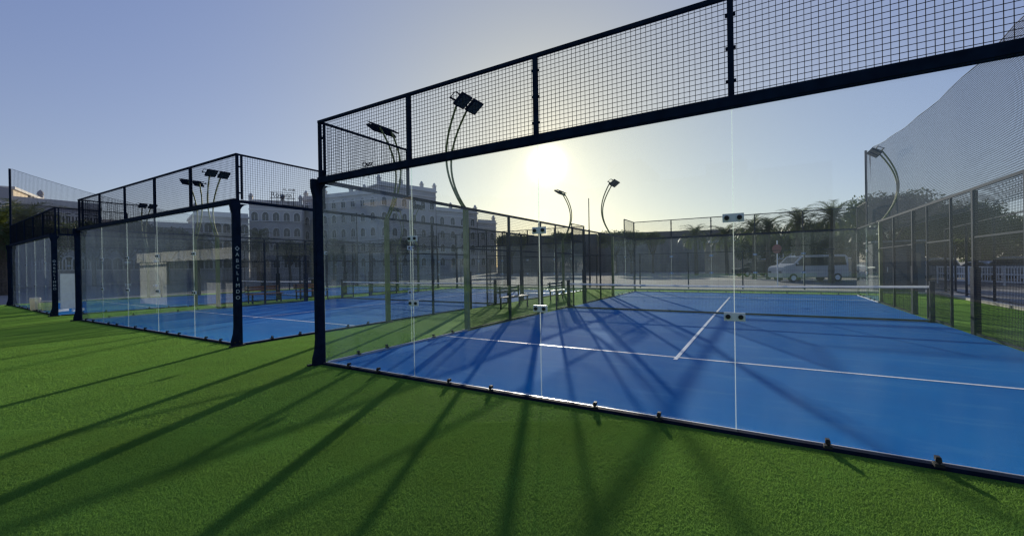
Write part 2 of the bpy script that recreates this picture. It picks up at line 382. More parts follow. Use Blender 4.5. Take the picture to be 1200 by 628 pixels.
ab = MB(); ab.box((0, -.04, .012), (.055, .06, .024)); ab.tube([(0, -.04, .02), (0, -.04, .07)], .010, 8); ab.tube([(0, -.04, .030), (0, -.04, .054)], .019, 10); ab.box((0, -.02, .05), (.03, .05, .03))
AB = ab.mesh('anchor_bolt', BLACK)

def text_mesh(txt, size, name, m, extr=.002, align='CENTER'):
    cu = bpy.data.curves.new(name, 'FONT'); cu.body = txt; cu.size = size; cu.extrude = extr; cu.align_x = align; cu.align_y = 'CENTER'
    o = bpy.data.objects.new(name, cu); C.objects.link(o)
    dg = bpy.context.evaluated_depsgraph_get(); dg.update()
    me = bpy.data.meshes.new_from_object(o.evaluated_get(dg)); me.name = name
    bpy.data.objects.remove(o); bpy.data.curves.remove(cu)
    me.materials.clear(); me.materials.append(m); return me
def join_meshes(items, name, m):       # [(mesh, matrix)]
    bm = bmesh.new()
    for me, mt in items:
        t = me.copy(); t.transform(mt); bm.from_mesh(t)
    me = bpy.data.meshes.new(name); bm.to_mesh(me); bm.free(); me.materials.append(m); return me
# upright letters stacked down the face of a corner post, read from outside
its = []
for i, ch in enumerate("\u25c7ABCLIMDO"):
    if ch == "\u25c7":
        d = MB(); 
        for k in range(4):
            a0, a1 = k*PI/2, (k+1)*PI/2
            p = [(.046*math.cos(a0), .05*math.sin(a0)), (.046*math.cos(a1), .05*math.sin(a1)), (.030*math.cos(a1), .033*math.sin(a1)), (.030*math.cos(a0), .033*math.sin(a0))]
            d.face([(x, y, .002) for x, y in p])
        me = d.mesh('mark', LETTER)
    else: me = text_mesh(ch, .105, 'letter', LETTER)
    its.append((me, Matrix.Translation((0, -i*.128, 0))))
LET = join_meshes(its, 'lettering', LETTER)

def court(loc, label):
    r = thing('padel_court_enclosure', loc, 0, label, 'court enclosure', 'glass and mesh padel court cages')
    cor = {}
    for (x, y) in ((0, 0), (SX, 0), (0, SY), (SX, SY)):
        sx = -1 if x == 0 else 1; sy = -1 if y == 0 else 1
        b = MB()
        x0 = x + sx*.008; x1 = x + sx*.085
        # plate post: narrow across, deep along the side wall, flared foot towards the front
        ya = y + -sy*.02; yb = y + sy*.15
        prof = [(ya, 0), (ya, 3.04), (y+sy*.17, 3.04), (y+sy*.17, 2.90), (yb-sy*.02, 2.75), (y+sy*.13, .42), (y+sy*.145, .26), (y+sy*.185, .12), (y+sy*.19, 0)]
        b.prism(prof, x0, x1, 'x')
        p = b.build('corner_post', NAVY, r, bevel=.006)
        q = MB()
        for yy, zz in ((.14, .09), (.05, .10)):
            MB().tube([(x1 - sx*.004, y+sy*yy, zz), (x1+sx*.022, y+sy*yy, zz)], .018, 8).build('foot_bolt', BLACK, p)
        q.box((x1+sx*.012, y+sy*.10, .015), (.05, .3, .03))
        q.build('foot_plate', BLACK, p)
        L = place(LET, 'lettering', p)
        L.matrix_basis = Matrix.Translation((x1+sx*.004, y+sy*.065, 2.03)) @ Matrix.Rotation(sx*PI/2, 4, 'Z') @ Matrix.Rotation(PI/2, 4, 'X')
        # tall thin mast of the upper mesh
        MB().box((x+sx*.03, y+sy*.01, 3.53), (.045, .045, .98)).build('corner_mast', NAVY, r)
        m = MB(); m.box((x+sx*.03, y-sy*.075, 3.53), (.03, .03, .92))
        for z in (3.2, 3.75): m.box((x+sx*.03, y-sy*.03, z), (.035, .09, .03))
        m.build('mast_clip', NAVY, r)
        # curved gussets under the beam
        g = MB()
        n = 6; c = [(0, 0)]; arc = [(.02 + .16*(1-math.sin(t)), -.16+ .16*(1-math.cos(t))*0 + .0) for t in (0,)]
        pts = [(0, 0), (.17, 0)] + [(.17*(1-math.sin(t*PI/2/n)), -.17*(1-math.cos(t*PI/2/n))) for t in range(1, n)] + [(0, -.17)]
        g.prism([(x - sx*(.002+a), 2.965+zz) for a, zz in pts], y+sy*.02, y+sy*.05, 'y')
        g.prism([(y - sy*(.022+a), 2.965+zz) for a, zz in pts], x+sx*.03, x+sx*.06, 'x')
        g.build('gusset', NAVY, r)
    for y, sy in ((0, -1), (SY, 1)):
        MB().span(-.02, SX+.02, y+sy*.002, y+sy*.085, 2.972, 3.075).build('top_beam', NAVY, r, bevel=.006)
        MB().box((SX/2, y+sy*.02, 4.0), (SX+.1, .04, .04)).build('top_rail', NAVY, r)
        for i in range(1, 5):
            b = MB(); b.box((2*i, y+sy*.035, 3.52), (.05, .05, .92))
            for z in (3.22, 3.52, 3.82): b.box((2*i, y+sy*.035, z), (.085, .03, .022))
            b.build('mesh_post', NAVY, r)
        for i in range(5):
            o = place(W21, 'mesh_panel', r, (2*i, y+sy*.035, 3.06))
            gp = place(GP, 'glass_panel', r, (2*i, y, .035))
        for i in range(1, 5):
            place(JT, 'glass_joint', r, (2*i, y, .0))
            for z in (1.07, 1.98):
                k = place(CL, 'clamp', r, (2*i, y, z)); [place(CB, 'bolt', k, (q_, 0, 0)) for q_ in (-.052, .052)]
        b = MB(); b.span(0, SX, y+sy*.012, y+sy*.06, .0, .034); b.build('base_rail', NAVY, r)
        b = MB(); b.span(0, SX, y-sy*.026, y-sy*.007, .004, .034); b.build('glass_sill', ALU, r)
        for i in range(5):
            for f in (.67, 1.33):
                o = place(AB, 'anchor_bolt', r, (2*i+f, y+sy*.035, .034)); 
                if sy > 0: o.rotation_euler = (0, 0, PI)
    for x, sx in ((0, -1), (SX, 1)):
        for y0, d in ((0, 1), (SY, -1)):
            for i in range(2):
                gp = place(GP, 'glass_panel', r, (x, y0+d*2*i if d > 0 else y0-2*(i+1), .035), PI/2)
            place(JT, 'glass_joint', r, (x, y0+2*d, 0), PI/2)
            for z in (1.07, 1.98):
                k = place(CL, 'clamp', r, (x, y0+2*d, z), PI/2); [place(CB, 'bolt', k, (q_, 0, 0)) for q_ in (-.052, .052)]
            for q in (.67, 1.33, 2.67, 3.33): place(AB, 'anchor_bolt', r, (x+sx*.035, y0+d*q, .034), -sx*PI/2+ (PI if 0 else 0))
            place(W21, 'mesh_panel', r, (x+sx*.035, y0 if d > 0 else y0-2, 3.06), PI/2)
            MB().box((x+sx*.03, y0+d*1.0, 4.0), (.035, 2.0, .035)).build('top_rail', NAVY, r)
            b = MB(); b.box((x+sx*.035, y0+d*2, 3.53), (.045, .045, .92)); b.build('mesh_post', NAVY, r)
            MB().span(x+sx*.012, x+sx*.06, y0+d*.1, y0+d*4, 0, .034).build('base_rail', NAVY, r)
            MB().span(x-sx*.014, x+sx*.010, y0+d*.05, y0+d*4, .004, .042).build('glass_sill', ALU, r)
        MB().box((x+sx*.03, SY/2, 3.02), (.05, SY-.1, .06)).build('side_rail', NAVY, r)
        for y in (6, 14, 9.2, 10.8):
            t = .045 if y in (9.2, 10.8) else .06
            MB().box((x+sx*.03, y, 1.495), (t, t, 2.985)).build('side_post', NAVY, r)
        for y in (8, 12):
            b = MB(); b.box((x+sx*.04, y, 1.495), (.08, .08, 2.985)); b.box((x+sx*.045, y, .70), (.11, .17, 1.40)); b.build('gate_post', NAVY, r)
        for ya, yb in ((4.06, 8), (9.2, 10.8), (12, 15.94)):
            MB().box((x+sx*.03, (ya+yb)/2, 2.02), (.035, yb-ya, .035)).build('middle_rail', NAVY, r)
            MB().box((x+sx*.03, (ya+yb)/2, .03), (.035, yb-ya, .04)).build('bottom_rail', NAVY, r)
        for y in (4, 6, 12, 14): place(W22, 'mesh_panel', r, (x+sx*.03, y, .03), PI/2)
        b = place(W22, 'mesh_panel', r, (x+sx*.03, 9.2, .03), PI/2); b.scale = (.8, 1, 1)
        for y in (4, 6, 8, 10, 12, 14): place(W21, 'mesh_panel', r, (x+sx*.03, y, 2.04), PI/2)
    return r
cA = court((0, 0, 0), 'nearest navy padel cage, its glass front wall filling the right half')
cB = copy_tree(cA); cB.location = (-3.2, .25, 0); cB.location.x -= SX
cB['label'] = 'middle padel cage left of the nearest one, pale letters down its front corner post'
cC = copy_tree(cA); cC.location = (-26.186, .83, 0); cC.rotation_euler = (0, 0, -.052)
cC['label'] = 'farthest padel cage at the left edge, behind the tall netting pole'
COURTS = [(0, 0, 0), (-13.2, .25, 0), (-26.186, .83, -.052)]

# ------------------------------------------------------------------ court surfaces, lines, nets
def net(loc, label):
    r = thing('padel_net', loc, 0, label, 'net', 'nets across the padel courts')
    for x in (.10, SX-.10):
        b = MB(); b.box((x, 0, .50), (.09, .09, 1.0)); b.box((x, 0, 1.01), (.10, .10, .03)); b.box((x, 0, .01), (.16, .16, .02)); b.build('net_post', NAVY, r)
    n = 24
    def top(x): return .88 + .04*abs((x-5)/4.85)**1.5
    b = MB()
    for i in range(n):
        x0 = .15+(SX-.3)*i/n; x1 = .15+(SX-.3)*(i+1)/n
        b.face([(x0, -.006, top(x0)-.055), (x1, -.006, top(x1)-.055), (x1, -.006, top(x1)), (x0, -.006, top(x0))])
        b.face([(x0, .006, top(x0)-.055), (x0, .006, top(x0)), (x1, .006, top(x1)), (x1, .006, top(x1)-.055)])
    b.build('net_tape', TAPE, r)
    b = MB(); h = .0013
    m = 240
    for i in range(m+1):
        x = .15+(SX-.3)*i/m; b.face([(x-h, 0, .03), (x+h, 0, .03), (x+h, 0, top(x)-.03), (x-h, 0, top(x)-.03)])
    for j in range(21):
        z = .03 + j*.04
        b.face([(.15, 0, z-h), (SX-.15, 0, z-h), (SX-.15, 0, z+h), (.15, 0, z+h)])
    b.build('netting', NETM, r)
    MB().box((SX/2, 0, .035), (SX-.3, .012, .05)).build('bottom_band', NETM, r)
    return r
NL = ['net of the nearest padel court, white tape along its top', 'net of the middle padel court, seen through the glass left of the nearest court', 'net of the farthest padel court at the left']
for i, (cx_, cy_, rz_c) in enumerate(COURTS):
    x = y = 0
    so_ = struct('court_surface', sheet(x+.012, x+SX-.012, y+.012, y+SY-.012, .004), BLUE); so_.location = (cx_, cy_, 0); so_.rotation_euler = (0, 0, rz_c)
    b = MB(); z = .008; h = .031
    for yy in (3.05, SY-3.05): b.face([(x+.02, y+yy-h, z), (x+SX-.02, y+yy-h, z), (x+SX-.02, y+yy+h, z), (x+.02, y+yy+h, z)])
    b.face([(x+5-h, y+3.05-.2, z+.002), (x+5+h, y+3.05-.2, z+.002), (x+5+h, y+SY-2.85, z+.002), (x+5-h, y+SY-2.85, z+.002)])
    so_ = struct('court_lines', b, LINEM); so_.location = (cx_, cy_, 0); so_.rotation_euler = (0, 0, rz_c)
    if i == 0: n0 = net((0, 10, 0), NL[0])
    else: k = copy_tree(n0); k.location = (cx_-10*math.sin(rz_c), cy_+10*math.cos(rz_c), 0); k.rotation_euler = (0, 0, rz_c); k['label'] = NL[i]

# ------------------------------------------------------------------ floodlights
def floodlight(label):
    r = thing('floodlight_pole', (0, 0, 0), 0, label, 'floodlight', 'curved twin floodlights on the court walls')
    b = MB(); b.box((0, 0, 1.52), (.10, .12, 3.04)); b.box((0, 0, .012), (.22, .22, .024)); b.build('pole', OLIVE, r, bevel=.006)
    n = 18
    def curve(s, t):
        # outward (local -x) bow then back in over the wall
        z = 3.0 + 2.62*t
        o = .52*math.sin(PI*min(1, t**.9*.93))**1.0
        return (-.0 - o + .10*t**3, s*(.045+.21*max(0, t-.15)**1.3), z)
    for s in (-1, 1):
        MB().tube([curve(s, i/n) for i in range(n+1)], .027, 8).build('curved_arm', OLIVE, r, smooth=True)
    x, _, z = curve(1, 1)
    rot = Matrix.Rotation(R(-36), 3, 'Y')
    br = MB(); br.box((x-.02, 0, z+.0), (.035, 1.0, .035)); br.box((x+.14, 0, z+.10), (.025, .95, .025))
    for yy in (-.5, -.12, .12, .5): br.tube([(x-.02, yy, z), (x+.14, yy, z+.10)], .011, 6)
    br.build('crossbar', NAVY, r)
    for s in (-1, 1):
        b = MB(); b.box((x+.16, s*.235, z-.03), (.36, .38, .055), 0, rot)
        for k in range(7): b.box(Vector((x+.16, s*.235, z-.03)) + rot @ Vector((-.15+.05*k, 0, .042)), (.012, .33, .03), 0, rot)
        h = b.build('lamp_head', NAVY, r)
        q = MB(); q.box(Vector((x+.16, s*.235, z-.03)) + rot @ Vector((0, 0, -.031)), (.30, .32, .008), 0, rot); q.build('lens', LAMPG, h)
    return r
FL = [((0, 4), 0, 'tallest curved twin floodlight, on the nearest court\'s left wall, square heads behind the mesh'),
      ((0, 16), 0, 'small curved twin floodlight bowed left, just right of the sun'),
      ((SX, 16), 1, 'curved twin floodlight at the right in front of the tall grey netting'),
      ((SX, 4), 1, 'curved twin floodlight on the near right wall of the nearest court, outside the frame'),
      ((-3.2, 4.25), 1, 'curved twin floodlight bowed right, behind the nearest court\'s first upper mesh post'),
      ((-3.2, 16.9), 1, 'small curved twin floodlight bowed right, directly under and right of the sun glare'),
      ((-13.2, 4.35), 0, 'twin floodlight with a broad double head just left of the lettered corner post'),
      ((-13.2, 16.25), 0, 'twin floodlight at the back left of the middle court, low against the hotel'),
      ((-15.95, 4.6), 1, 'twin floodlight with a railed crossbar, second from the left above the middle court\'s front mesh'),
      ((-15.3, 16.3), 1, 'twin floodlight at the back right of the farthest court'),
      ((-25.9, 6.2), 0, 'leftmost twin floodlight, above the middle court\'s front mesh')]
f0 = None
for (x, y), mir, lab in FL:
    if f0 is None: o = f0 = floodlight(lab)
    else: o = copy_tree(f0); o['label'] = lab
    o.location = (x + (.07 if mir else -.07), y, 0); o.rotation_euler = (0, 0, PI if mir else 0)

# ------------------------------------------------------------------ tall ball-stop nets
def tall_net(pts, tops, z0, label, bunch=False, nm=None, sag=.85):
    """pts: pole positions along the net, tops: pole heights, the top cord sags between"""
    r = thing('ball_stop_net', (*pts[0], 0), 0, label, 'netting', 'tall ball stop nets beside the courts')
    o0 = Vector((*pts[0], 0))
    for (p, h) in zip(pts, tops):
        q = Vector((*p, 0))-o0
        MB().tube([q, q+Vector((0, 0, h))], .045, 10).build('net_pole', NAVY, r)
    v = []; f = []; uv = []
    for k in range(len(pts)-1):
        a = Vector((*pts[k], 0))-o0; b = Vector((*pts[k+1], 0))-o0; L = (b-a).length; d = (b-a).normalized(); nn = Vector((-d.y, d.x, 0))
        n = 90; m = 10; base = len(v)
        for i in range(n+1):
            t = i/n; zt = tops[k]*(1-t)+tops[k+1]*t - sag*4*t*(1-t)*(L/24)
            if bunch and k == 0 and t*L < 1.3: zt -= .12*math.sin(t*L/1.3*PI)
            for j in range(m+1):
                u = j/m; z = z0+(zt-z0)*u
                amp = .03 + (.10*math.exp(-t*L/.7) if k == 0 and bunch else 0)
                wv = amp*(1-math.exp(-t*L/.15))*math.sin(t*L*(11 if (bunch and t*L < 1.5) else 2.2)+u*1.5) + .12*math.sin(PI*u)*math.sin(t*L*.35)
                v.append(tuple(a+d*(t*L+.06*(1-t))+nn*wv+Vector((0, 0, z)))); uv.append((t*L, z))
        for i in range(n):
            for j in range(m):
                q = base+i*(m+1)+j; f.append((q, q+m+1, q+m+2, q+1))
        cord = MB().tube([v[base+i*(m+1)+m] for i in range(0, n+1, 3)], .008, 5); cord.build('top_cord', NETM, r)
    me = bpy.data.meshes.new('netting'); me.from_pydata(v, [], f); l = me.uv_layers.new(name='UVMap')
    for lp in me.loops: l.data[lp.index].uv = uv[lp.vertex_index]
    me.materials.append(nm or NETTING)
    for p in me.polygons: p.use_smooth = True
    place(me, 'netting', r)
tall_net([(10.42, 20.35), (10.55, -3.6)], [6.6, 7.6], 2.7, 'tall grey sagging net along the right side of the nearest court', True, None, 1.1)
tall_net([(-26.0, .80), (-24.9, 20.8)], [6.85, 6.6], .15, 'tall thin net hung from the leftmost pole, beyond the farthest court', False, NETTHIN, 1.9)
p = ground(691, 29.5)
o = MB().tube([(0, 0, 0), (0, 0, 4.1), (0, 0, 4.1), (0, 0, 6.3)], [.06, .06, .035, .03], 10).build('net_mast', NAVY, None, p)
tag(o, 'thin bare mast standing behind the courts between two curved floodlights', 'mast')

# ------------------------------------------------------------------ buildings
def facade(root, pa, pb, h, depth, rows, wallmat, parts, ncol=None, zbase=2.2, arch=True, finials=None, row_h=3.5, cornice=True, wgrid=2.9):
    """one wing standing between ground points pa, pb (left to right as seen), going back by depth; parts are in root space"""
    a = Vector((pa.x, pa.y, 0)); b = Vector((pb.x, pb.y, 0)); d = (b-a); L = d.length; d.normalize(); n = Vector((-d.y, d.x, 0))
    if n.dot(CP-a) > 0: n = -n
    o = root.location
    ang = math.atan2(d.y, d.x); fl = 1 if Vector((-d.y, d.x, 0)).dot(n) > 0 else -1
    W = MB(); W.span(0, L, 0, fl*depth, -.05, h)
    wo = W.build('wall', wallmat, root, a-o, rotz=ang)
    if cornice:
        Q = MB(); Q.span(-.25, L+.25, -fl*.25, fl*(depth+.25), h+.003, h+.35); Q.span(-.1, L+.1, -fl*.12, fl*-.003, h-1.3, h-1.0)
        Q.span(0, L, fl*.003, fl*.3, h+.353, h+1.0)
        Q.build('cornice', HTRIM, root, a-o, rotz=ang)
    nc = ncol or max(1, int(L/wgrid))
    wm_, pm_ = window_meshes(arch, fl)
    for j in range(rows):
        for i in range(nc):
            x = (i+.5)*L/nc; z = zbase + j*row_h
            if z+2.0 > h-.6: continue
            f = place(wm_, 'window', root, a-o+d*x+Vector((0, 0, z)), ang); place(pm_, 'pane', f)
    if finials:
        for t in finials:
            q = MB(); x = t*L
            q.box((x, fl*.4, h+1.0), (.7, .7, 1.3)); q.box((x, fl*.4, h+1.72), (.95, .95, .14))
            q.tube([(x, fl*.4, h+1.79), (x, fl*.4, h+2.0), (x, fl*.4, h+2.3), (x, fl*.4, h+2.55)], [.35, .42, .28, .04], 10)
            q.build('finial', HTRIM, root, a-o, rotz=ang)
    return a, d, n, L, ang, fl
_wm = {}
def window_meshes(arch, fl):
    if (arch, fl) in _wm: return _wm[(arch, fl)]
    y0 = -fl*.003; y1 = -fl*.14
    F_ = MB(); w_ = .62; hh = 1.25
    F_.span(-w_-.16, -w_, y0, y1, -.05, hh); F_.span(w_, w_+.16, y0, y1, -.05, hh); F_.span(-w_-.25, w_+.25, y0, -fl*.25, -.2, -.055)
    F_.span(-.035, .035, y0, -fl*.07, 0, hh)
    if arch:
        k = 8
        for i in range(k):
            t0, t1 = PI*i/k, PI*(i+1)/k
            for (ra, rb) in (((w_+.16), w_),):
                P = [(ra*math.cos(t0), hh+ra*math.sin(t0)), (ra*math.cos(t1), hh+ra*math.sin(t1)), (rb*math.cos(t1), hh+rb*math.sin(t1)), (rb*math.cos(t0), hh+rb*math.sin(t0))]
                F_.prism(P, y0, y1, 'y')
    else: F_.span(-w_-.16, w_+.16, y0, y1, hh+.003, hh+.16)
    P_ = MB()
    poly = [(-w_, 0), (w_, 0)] + ([(w_*math.cos(PI*i/10), hh+w_*math.sin(PI*i/10)) for i in range(0, 11)] if arch else [(w_, hh), (-w_, hh)])
    P_.face([(x, -fl*.03, z) for x, z in poly])
    _wm[(arch, fl)] = (F_.mesh('window', HTRIM), P_.mesh('pane', DKGL)); return _wm[(arch, fl)]
def hz(py, px, D):          # height of a point seen at (px,py) when D deep
    return at(px, py, D).z

rt = thing('hotel_building', (*ground(445, 95).xy, 0), 0, 'long grey stepped hotel with arched windows, roof finials and a roof sign behind the courts', 'hotel')
P_ = lambda px, D: ground(px, D)
facade(rt, P_(445, 95), P_(512, 106), hz(217, 445, 95), 16, 6, HOTEL, rt, finials=(.02, .38, .75, .99), ncol=6)
facade(rt, P_(356, 104), P_(444, 95.5), hz(221, 445, 95)-1.0, 14, 6, HOTEL, rt, finials=(.03, .3, .65, .82), ncol=8)
facade(rt, P_(512.5, 106), P_(560, 114), hz(247, 512, 106), 14, 4, HOTEL, rt, finials=(.35, .97), ncol=4)
facade(rt, P_(561, 114), P_(582, 118), hz(262, 575, 116), 12, 3, HOTEL, rt, finials=(.9,), ncol=2)
a, d, n, L, ang, fl = facade(rt, P_(293, 92), P_(355, 96), hz(240, 340, 94), 14, 5, HOTEL, rt, finials=(.03, .62, .97), ncol=5)
# rooftop sign: dark letters in two lines on a frame
z = hz(234, 325, 95)
sg = MB(); sg.span(0, 5.0, -.05, .05, 0, .12); sg.span(0, 5.0, -.03, .03, 1.35, 1.42)
for i in range(5): sg.span(.2+i*1.1, .28+i*1.1, -.04, .04, -1.6, 1.45)
s = sg.build('roof_sign', NAVY, rt, (ground(318, 93)-rt.location)+Vector((0, 0, z)), rotz=ang)
def letters(txt, size, x, zz, par, ext):
    o = place(text_mesh(txt, size, 'sign_letters', NAVY, ext, 'LEFT'), 'sign_letters', par, (x, -.12*fl, zz)); o.rotation_euler = (PI/2, 0, 0)
letters('Rotana', 1.5, .1, .75, s, .1); letters('AL ANB', .72, 2.5, 2.0, s, .08)
d_ = ground(445, 95.5)-ground(356, 104); a2 = math.atan2(d_.y, d_.x); z2 = hz(197, 430, 97)
sg = MB(); sg.span(-.2, 3.6, -.05, .05, -.1, 0)
for i in range(3): sg.span(.2+i*1.4, .28+i*1.4, -.04, .04, -2.6, 0)
s = sg.build('roof_sign', NAVY, rt, (ground(427, 97)-rt.location)+Vector((0, 0, z2)), rotz=a2); letters('Qasr', 1.5, 0, .7, s, .1)
rt2 = thing('hotel_wing', (*ground(232, 80).xy, 0), 0, 'grey hotel wing with a flat roof left of the lettered corner post', 'building')
facade(rt2, P_(228, 80), P_(292, 86), hz(254, 250, 82), 12, 4, HOTEL, rt2, finials=(.03, .7), ncol=6)
rt3 = thing('low_arcade_building', (*ground(100, 62).xy, 0), 0, 'long low grey building behind the farthest court with a thin rooftop rail', 'building')
facade(rt3, P_(14, 58), P_(118, 66), hz(240, 60, 60), 12, 3, SHADE, rt3, ncol=9, row_h=3.3)
facade(rt3, P_(118.5, 70), P_(226, 78), hz(266, 180, 74), 10, 2, SHADE, rt3, ncol=9, row_h=3.3)
# sunlit cream building at the left edge: its face looks towards the sun
rt4 = thing('cream_building', (*ground(19, 66).xy, 0), 0, 'cream sunlit building at the left edge with a crossed ornament', 'building')
A0 = ground(17, 66); dr = (ground(54, 78)-A0); Lc = dr.length; dr.normalize()
h4 = hz(219, 17, 66)
W = MB(); nn = Vector((dr.y, -dr.x, 0))
ang4 = math.atan2(dr.y, dr.x)
W.span(0, Lc, 0, 12, -.05, h4-.4); wl = W.build('wall', CREAM, rt4, A0-rt4.location, rotz=ang4)
Q = MB(); Q.span(-.3, Lc+.3, -.3, 12.3, h4-.397, h4); Q.build('cornice', HTRIM, rt4, A0-rt4.location, rotz=ang4)
Q = MB(); 
for x in (Lc-.6,): 
    Q.box((x, .4, h4+.3), (.8, .8, .6)); Q.tube([(x, .4, h4+.6), (x, .4, h4+.9), (x, .4, h4+1.3), (x, .4, h4+1.7)], [.3, .5, .4, .05], 10)
Q.build('roof_knob', SHADE, rt4, A0-rt4.location, rotz=ang4)
Q = MB()
for (x0, z0, x1, z1) in ((6.5, -2.9, 9, .4), (9, -2.9, 6.5, .4), (6, -2.9, 9.6, -2.9), (6.7, .4, 7.3, .2), (8.8, .4, 8.2, .2)):
    Q.tube([(x0, -.15, h4-.8+z0), (x1, -.15, h4-.8+z1)], .16, 6)
Q.build('ornament', SHADE, rt4, A0-rt4.location, rotz=ang4)
rt5 = thing('grey_corner_building', (*ground(-40, 52).xy, 0), 0, 'grey building cut by the left edge of the photo', 'building')
facade(rt5, P_(-60, 50), P_(15, 56), hz(219, 5, 55), 10, 4, SHADE, rt5, ncol=6, cornice=False)
# far low range behind the courts
rt6 = thing('low_range_building', (*ground(700, 95).xy, 0), 0, 'long low flat-roofed building far behind the nearest court under the sun', 'building')
facade(rt6, P_(583, 106), P_(700, 100), hz(276, 640, 103), 12, 0, DARKB, rt6, ncol=16, arch=False, row_h=3.0, cornice=False)
facade(rt6, P_(701, 92), P_(885, 84), hz(271, 780, 88), 12, 0, DARKB, rt6, ncol=18, arch=False, row_h=3.0, cornice=False)
rt7 = thing('tan_house', (*ground(960, 60).xy, 0), 0, 'low tan house behind the palms and the white van', 'house')
facade(rt7, P_(886, 60), P_(1003, 66), hz(281, 930, 62), 10, 1, TAN, rt7, ncol=7, arch=False)
# reflected in the glass: kiosk and tan block on the near side, left of and behind the camera
rk = thing('club_kiosk', (-21, -3.75, 0), 0, 'low white kiosk with dark open front, reflected in the middle court glass', 'kiosk')
b = MB(); b.span(0, 3.1, -3, 0, 0, 2.05); b.build('wall', mat('kiosk_white', (.50, .49, .45), .9), rk)
b = MB(); b.span(0, 12.5, -3.2, .12, 2.053, 2.5); b.build('fascia', mat('kiosk_fascia', (.42, .42, .40), .8), rk)
b = MB(); b.span(3.1, 12.4, -3.0, -2.8, 0, 2.05); b.build('back_wall', DARKB, rk)
for x in (5.2, 8.2, 12.3): MB().span(x, x+.12, -.12, 0, 0, 2.05).build('post', NAVY, rk)
b = MB(); b.span(5.4, 8.1, -1.0, -.6, 0, 1.05); b.build('counter', SHADE, rk)
b = MB(); b.span(-260, 40, -9, 0, 0, 7.6); b.span(-240, -80, -8, -1, 7.603, 12)
for i in range(14): b.span(-58+i*7, -55.5+i*7, -8, -1, 7.603, 8.2+(i*37 % 5)*.35)
rb_ = thing('reflection_block', (-30, -27, 0), 0, 'long dark flat-roofed block added behind the camera to darken the glass reflections', 'building')  # unseen block, added so the front panes mirror something dark
b.build('wall', mat('reflection_block_dark', (.03, .04, .05), .9, 0, .3, .3), rb_)
o_ = MB().span(-84, -72, -30, 2.6, -.05, 9.5); o_.span(-82, -74, -20, -4, 9.502, 11.2); o_ = o_.build('side_reflection_block', HOTEL); tag(o_, 'plain grey block added out of view at the left to darken the far glass', 'building')  # unseen block added to keep bright ground out of the far glass
wb = MB().span(0, 1.4, .003, .03, 0, 1.7).mesh('window', DKGL)
for j in range(2):
    for i in range(20): place(wb, 'window', rb_, (-57+i*4.8, 0, 1.5+j*3.1))
rv = at(398, 300, 60); rt8 = thing('tan_block', (rv.x, -rv.y, 0), 0, 'tan sunlit block behind the camera, seen only as a reflection', 'building')
b = MB(); b.span(-4, 4, -6, 0, 0, 9.5); b.span(-2, 10, -7, -6.01, 0, 12); b.build('wall', TAN, rt8)

# ------------------------------------------------------------------ fences, kerbs, street things on the right and behind
def post_fence(p0, p1, n, h, label, m=NAVY, wires=True, name='boundary_fence', cat='fence'):
    p0 = Vector((*p0, 0)); p1 = Vector((*p1, 0)); d = p1-p0; L = d.length; ang = math.atan2(d.y, d.x)
    r = thing(name, p0, ang, label, cat)
    for i in range(n+1):
        MB().tube([(L*i/n, 0, 0), (L*i/n, 0, h)], .04, 8).build('fence_post', m, r)
    b = MB()
    for z in (h-.05, .1): b.span(0, L, -.02, .02, z-.02, z+.02)
    b.build('fence_rail', m, r)
    if wires:
        b = MB(); k = int(L/.10)
        for i in range(k): b.span(i*.10, i*.10+.004, -.002, .002, .1, h-.05)
        for j in range(int(h/.2)): b.span(0, L, .003, .007, .1+j*.2, .104+j*.2)
        b.build('fence_mesh', WIRE, r)
post_fence((-28, 24.2), (14.4, 24.2), 14, 2.3, 'dark wire fence running along behind all the courts')
post_fence((14.0, 24), (12.6, 5), 6, 3.1, 'tall dark posts of the fence right of the nearest court along the turf edge', wires=False, name='side_fence')
b = MB(); b.span(13.002, 13.16, -26, 22.1, -.05, .09); b.span(-27.6, 13.0, 21.9, 22.06, -.05, .09)
struct('kerb', b, KERB)
def railing(p0, p1, label):
    p0 = Vector((*p0, 0)); p1 = Vector((*p1, 0)); d = p1-p0; L = d.length; ang = math.atan2(d.y, d.x)
    r = thing('white_railing', p0, ang, label, 'railing')
    n = max(2, int(L/1.9))
    for i in range(n+1): MB().span(L*i/n-.04, L*i/n+.04, -.04, .04, 0, 1.15).build('railing_post', WHITE, r)
    b = MB()
    for z in (1.05, .2, .62): b.span(0, L, -.025, .025, z, z+.08)
    b.build('rail', WHITE, r)
    b = MB(); k = int(L/.16)
    for i in range(k): b.span(i*.16, i*.16+.04, -.012, .012, .285, 1.045)
    b.build('balusters', WHITE, r)
railing((24.5, 17.5), (16.5, 34.5), 'white slatted railing across the road at the right')
b = MB(); b.span(0, 16, 0, 8, 2.6, 3.0); o_ = thing('parking_canopy', (19.5, 31.5, 0), R(-58), 'dark flat parking canopy above the white railing at the right', 'canopy')
b.build('roof', BROWNM, o_)
for x in (.4, 5.2, 10.2, 15.2): MB().span(x, x+.16, .3, .46, 0, 2.6).build('column', SHADE, o_)
MB().span(0, 16, 8.01, 8.3, 0, 2.6).build('back_wall', DARKB, o_)
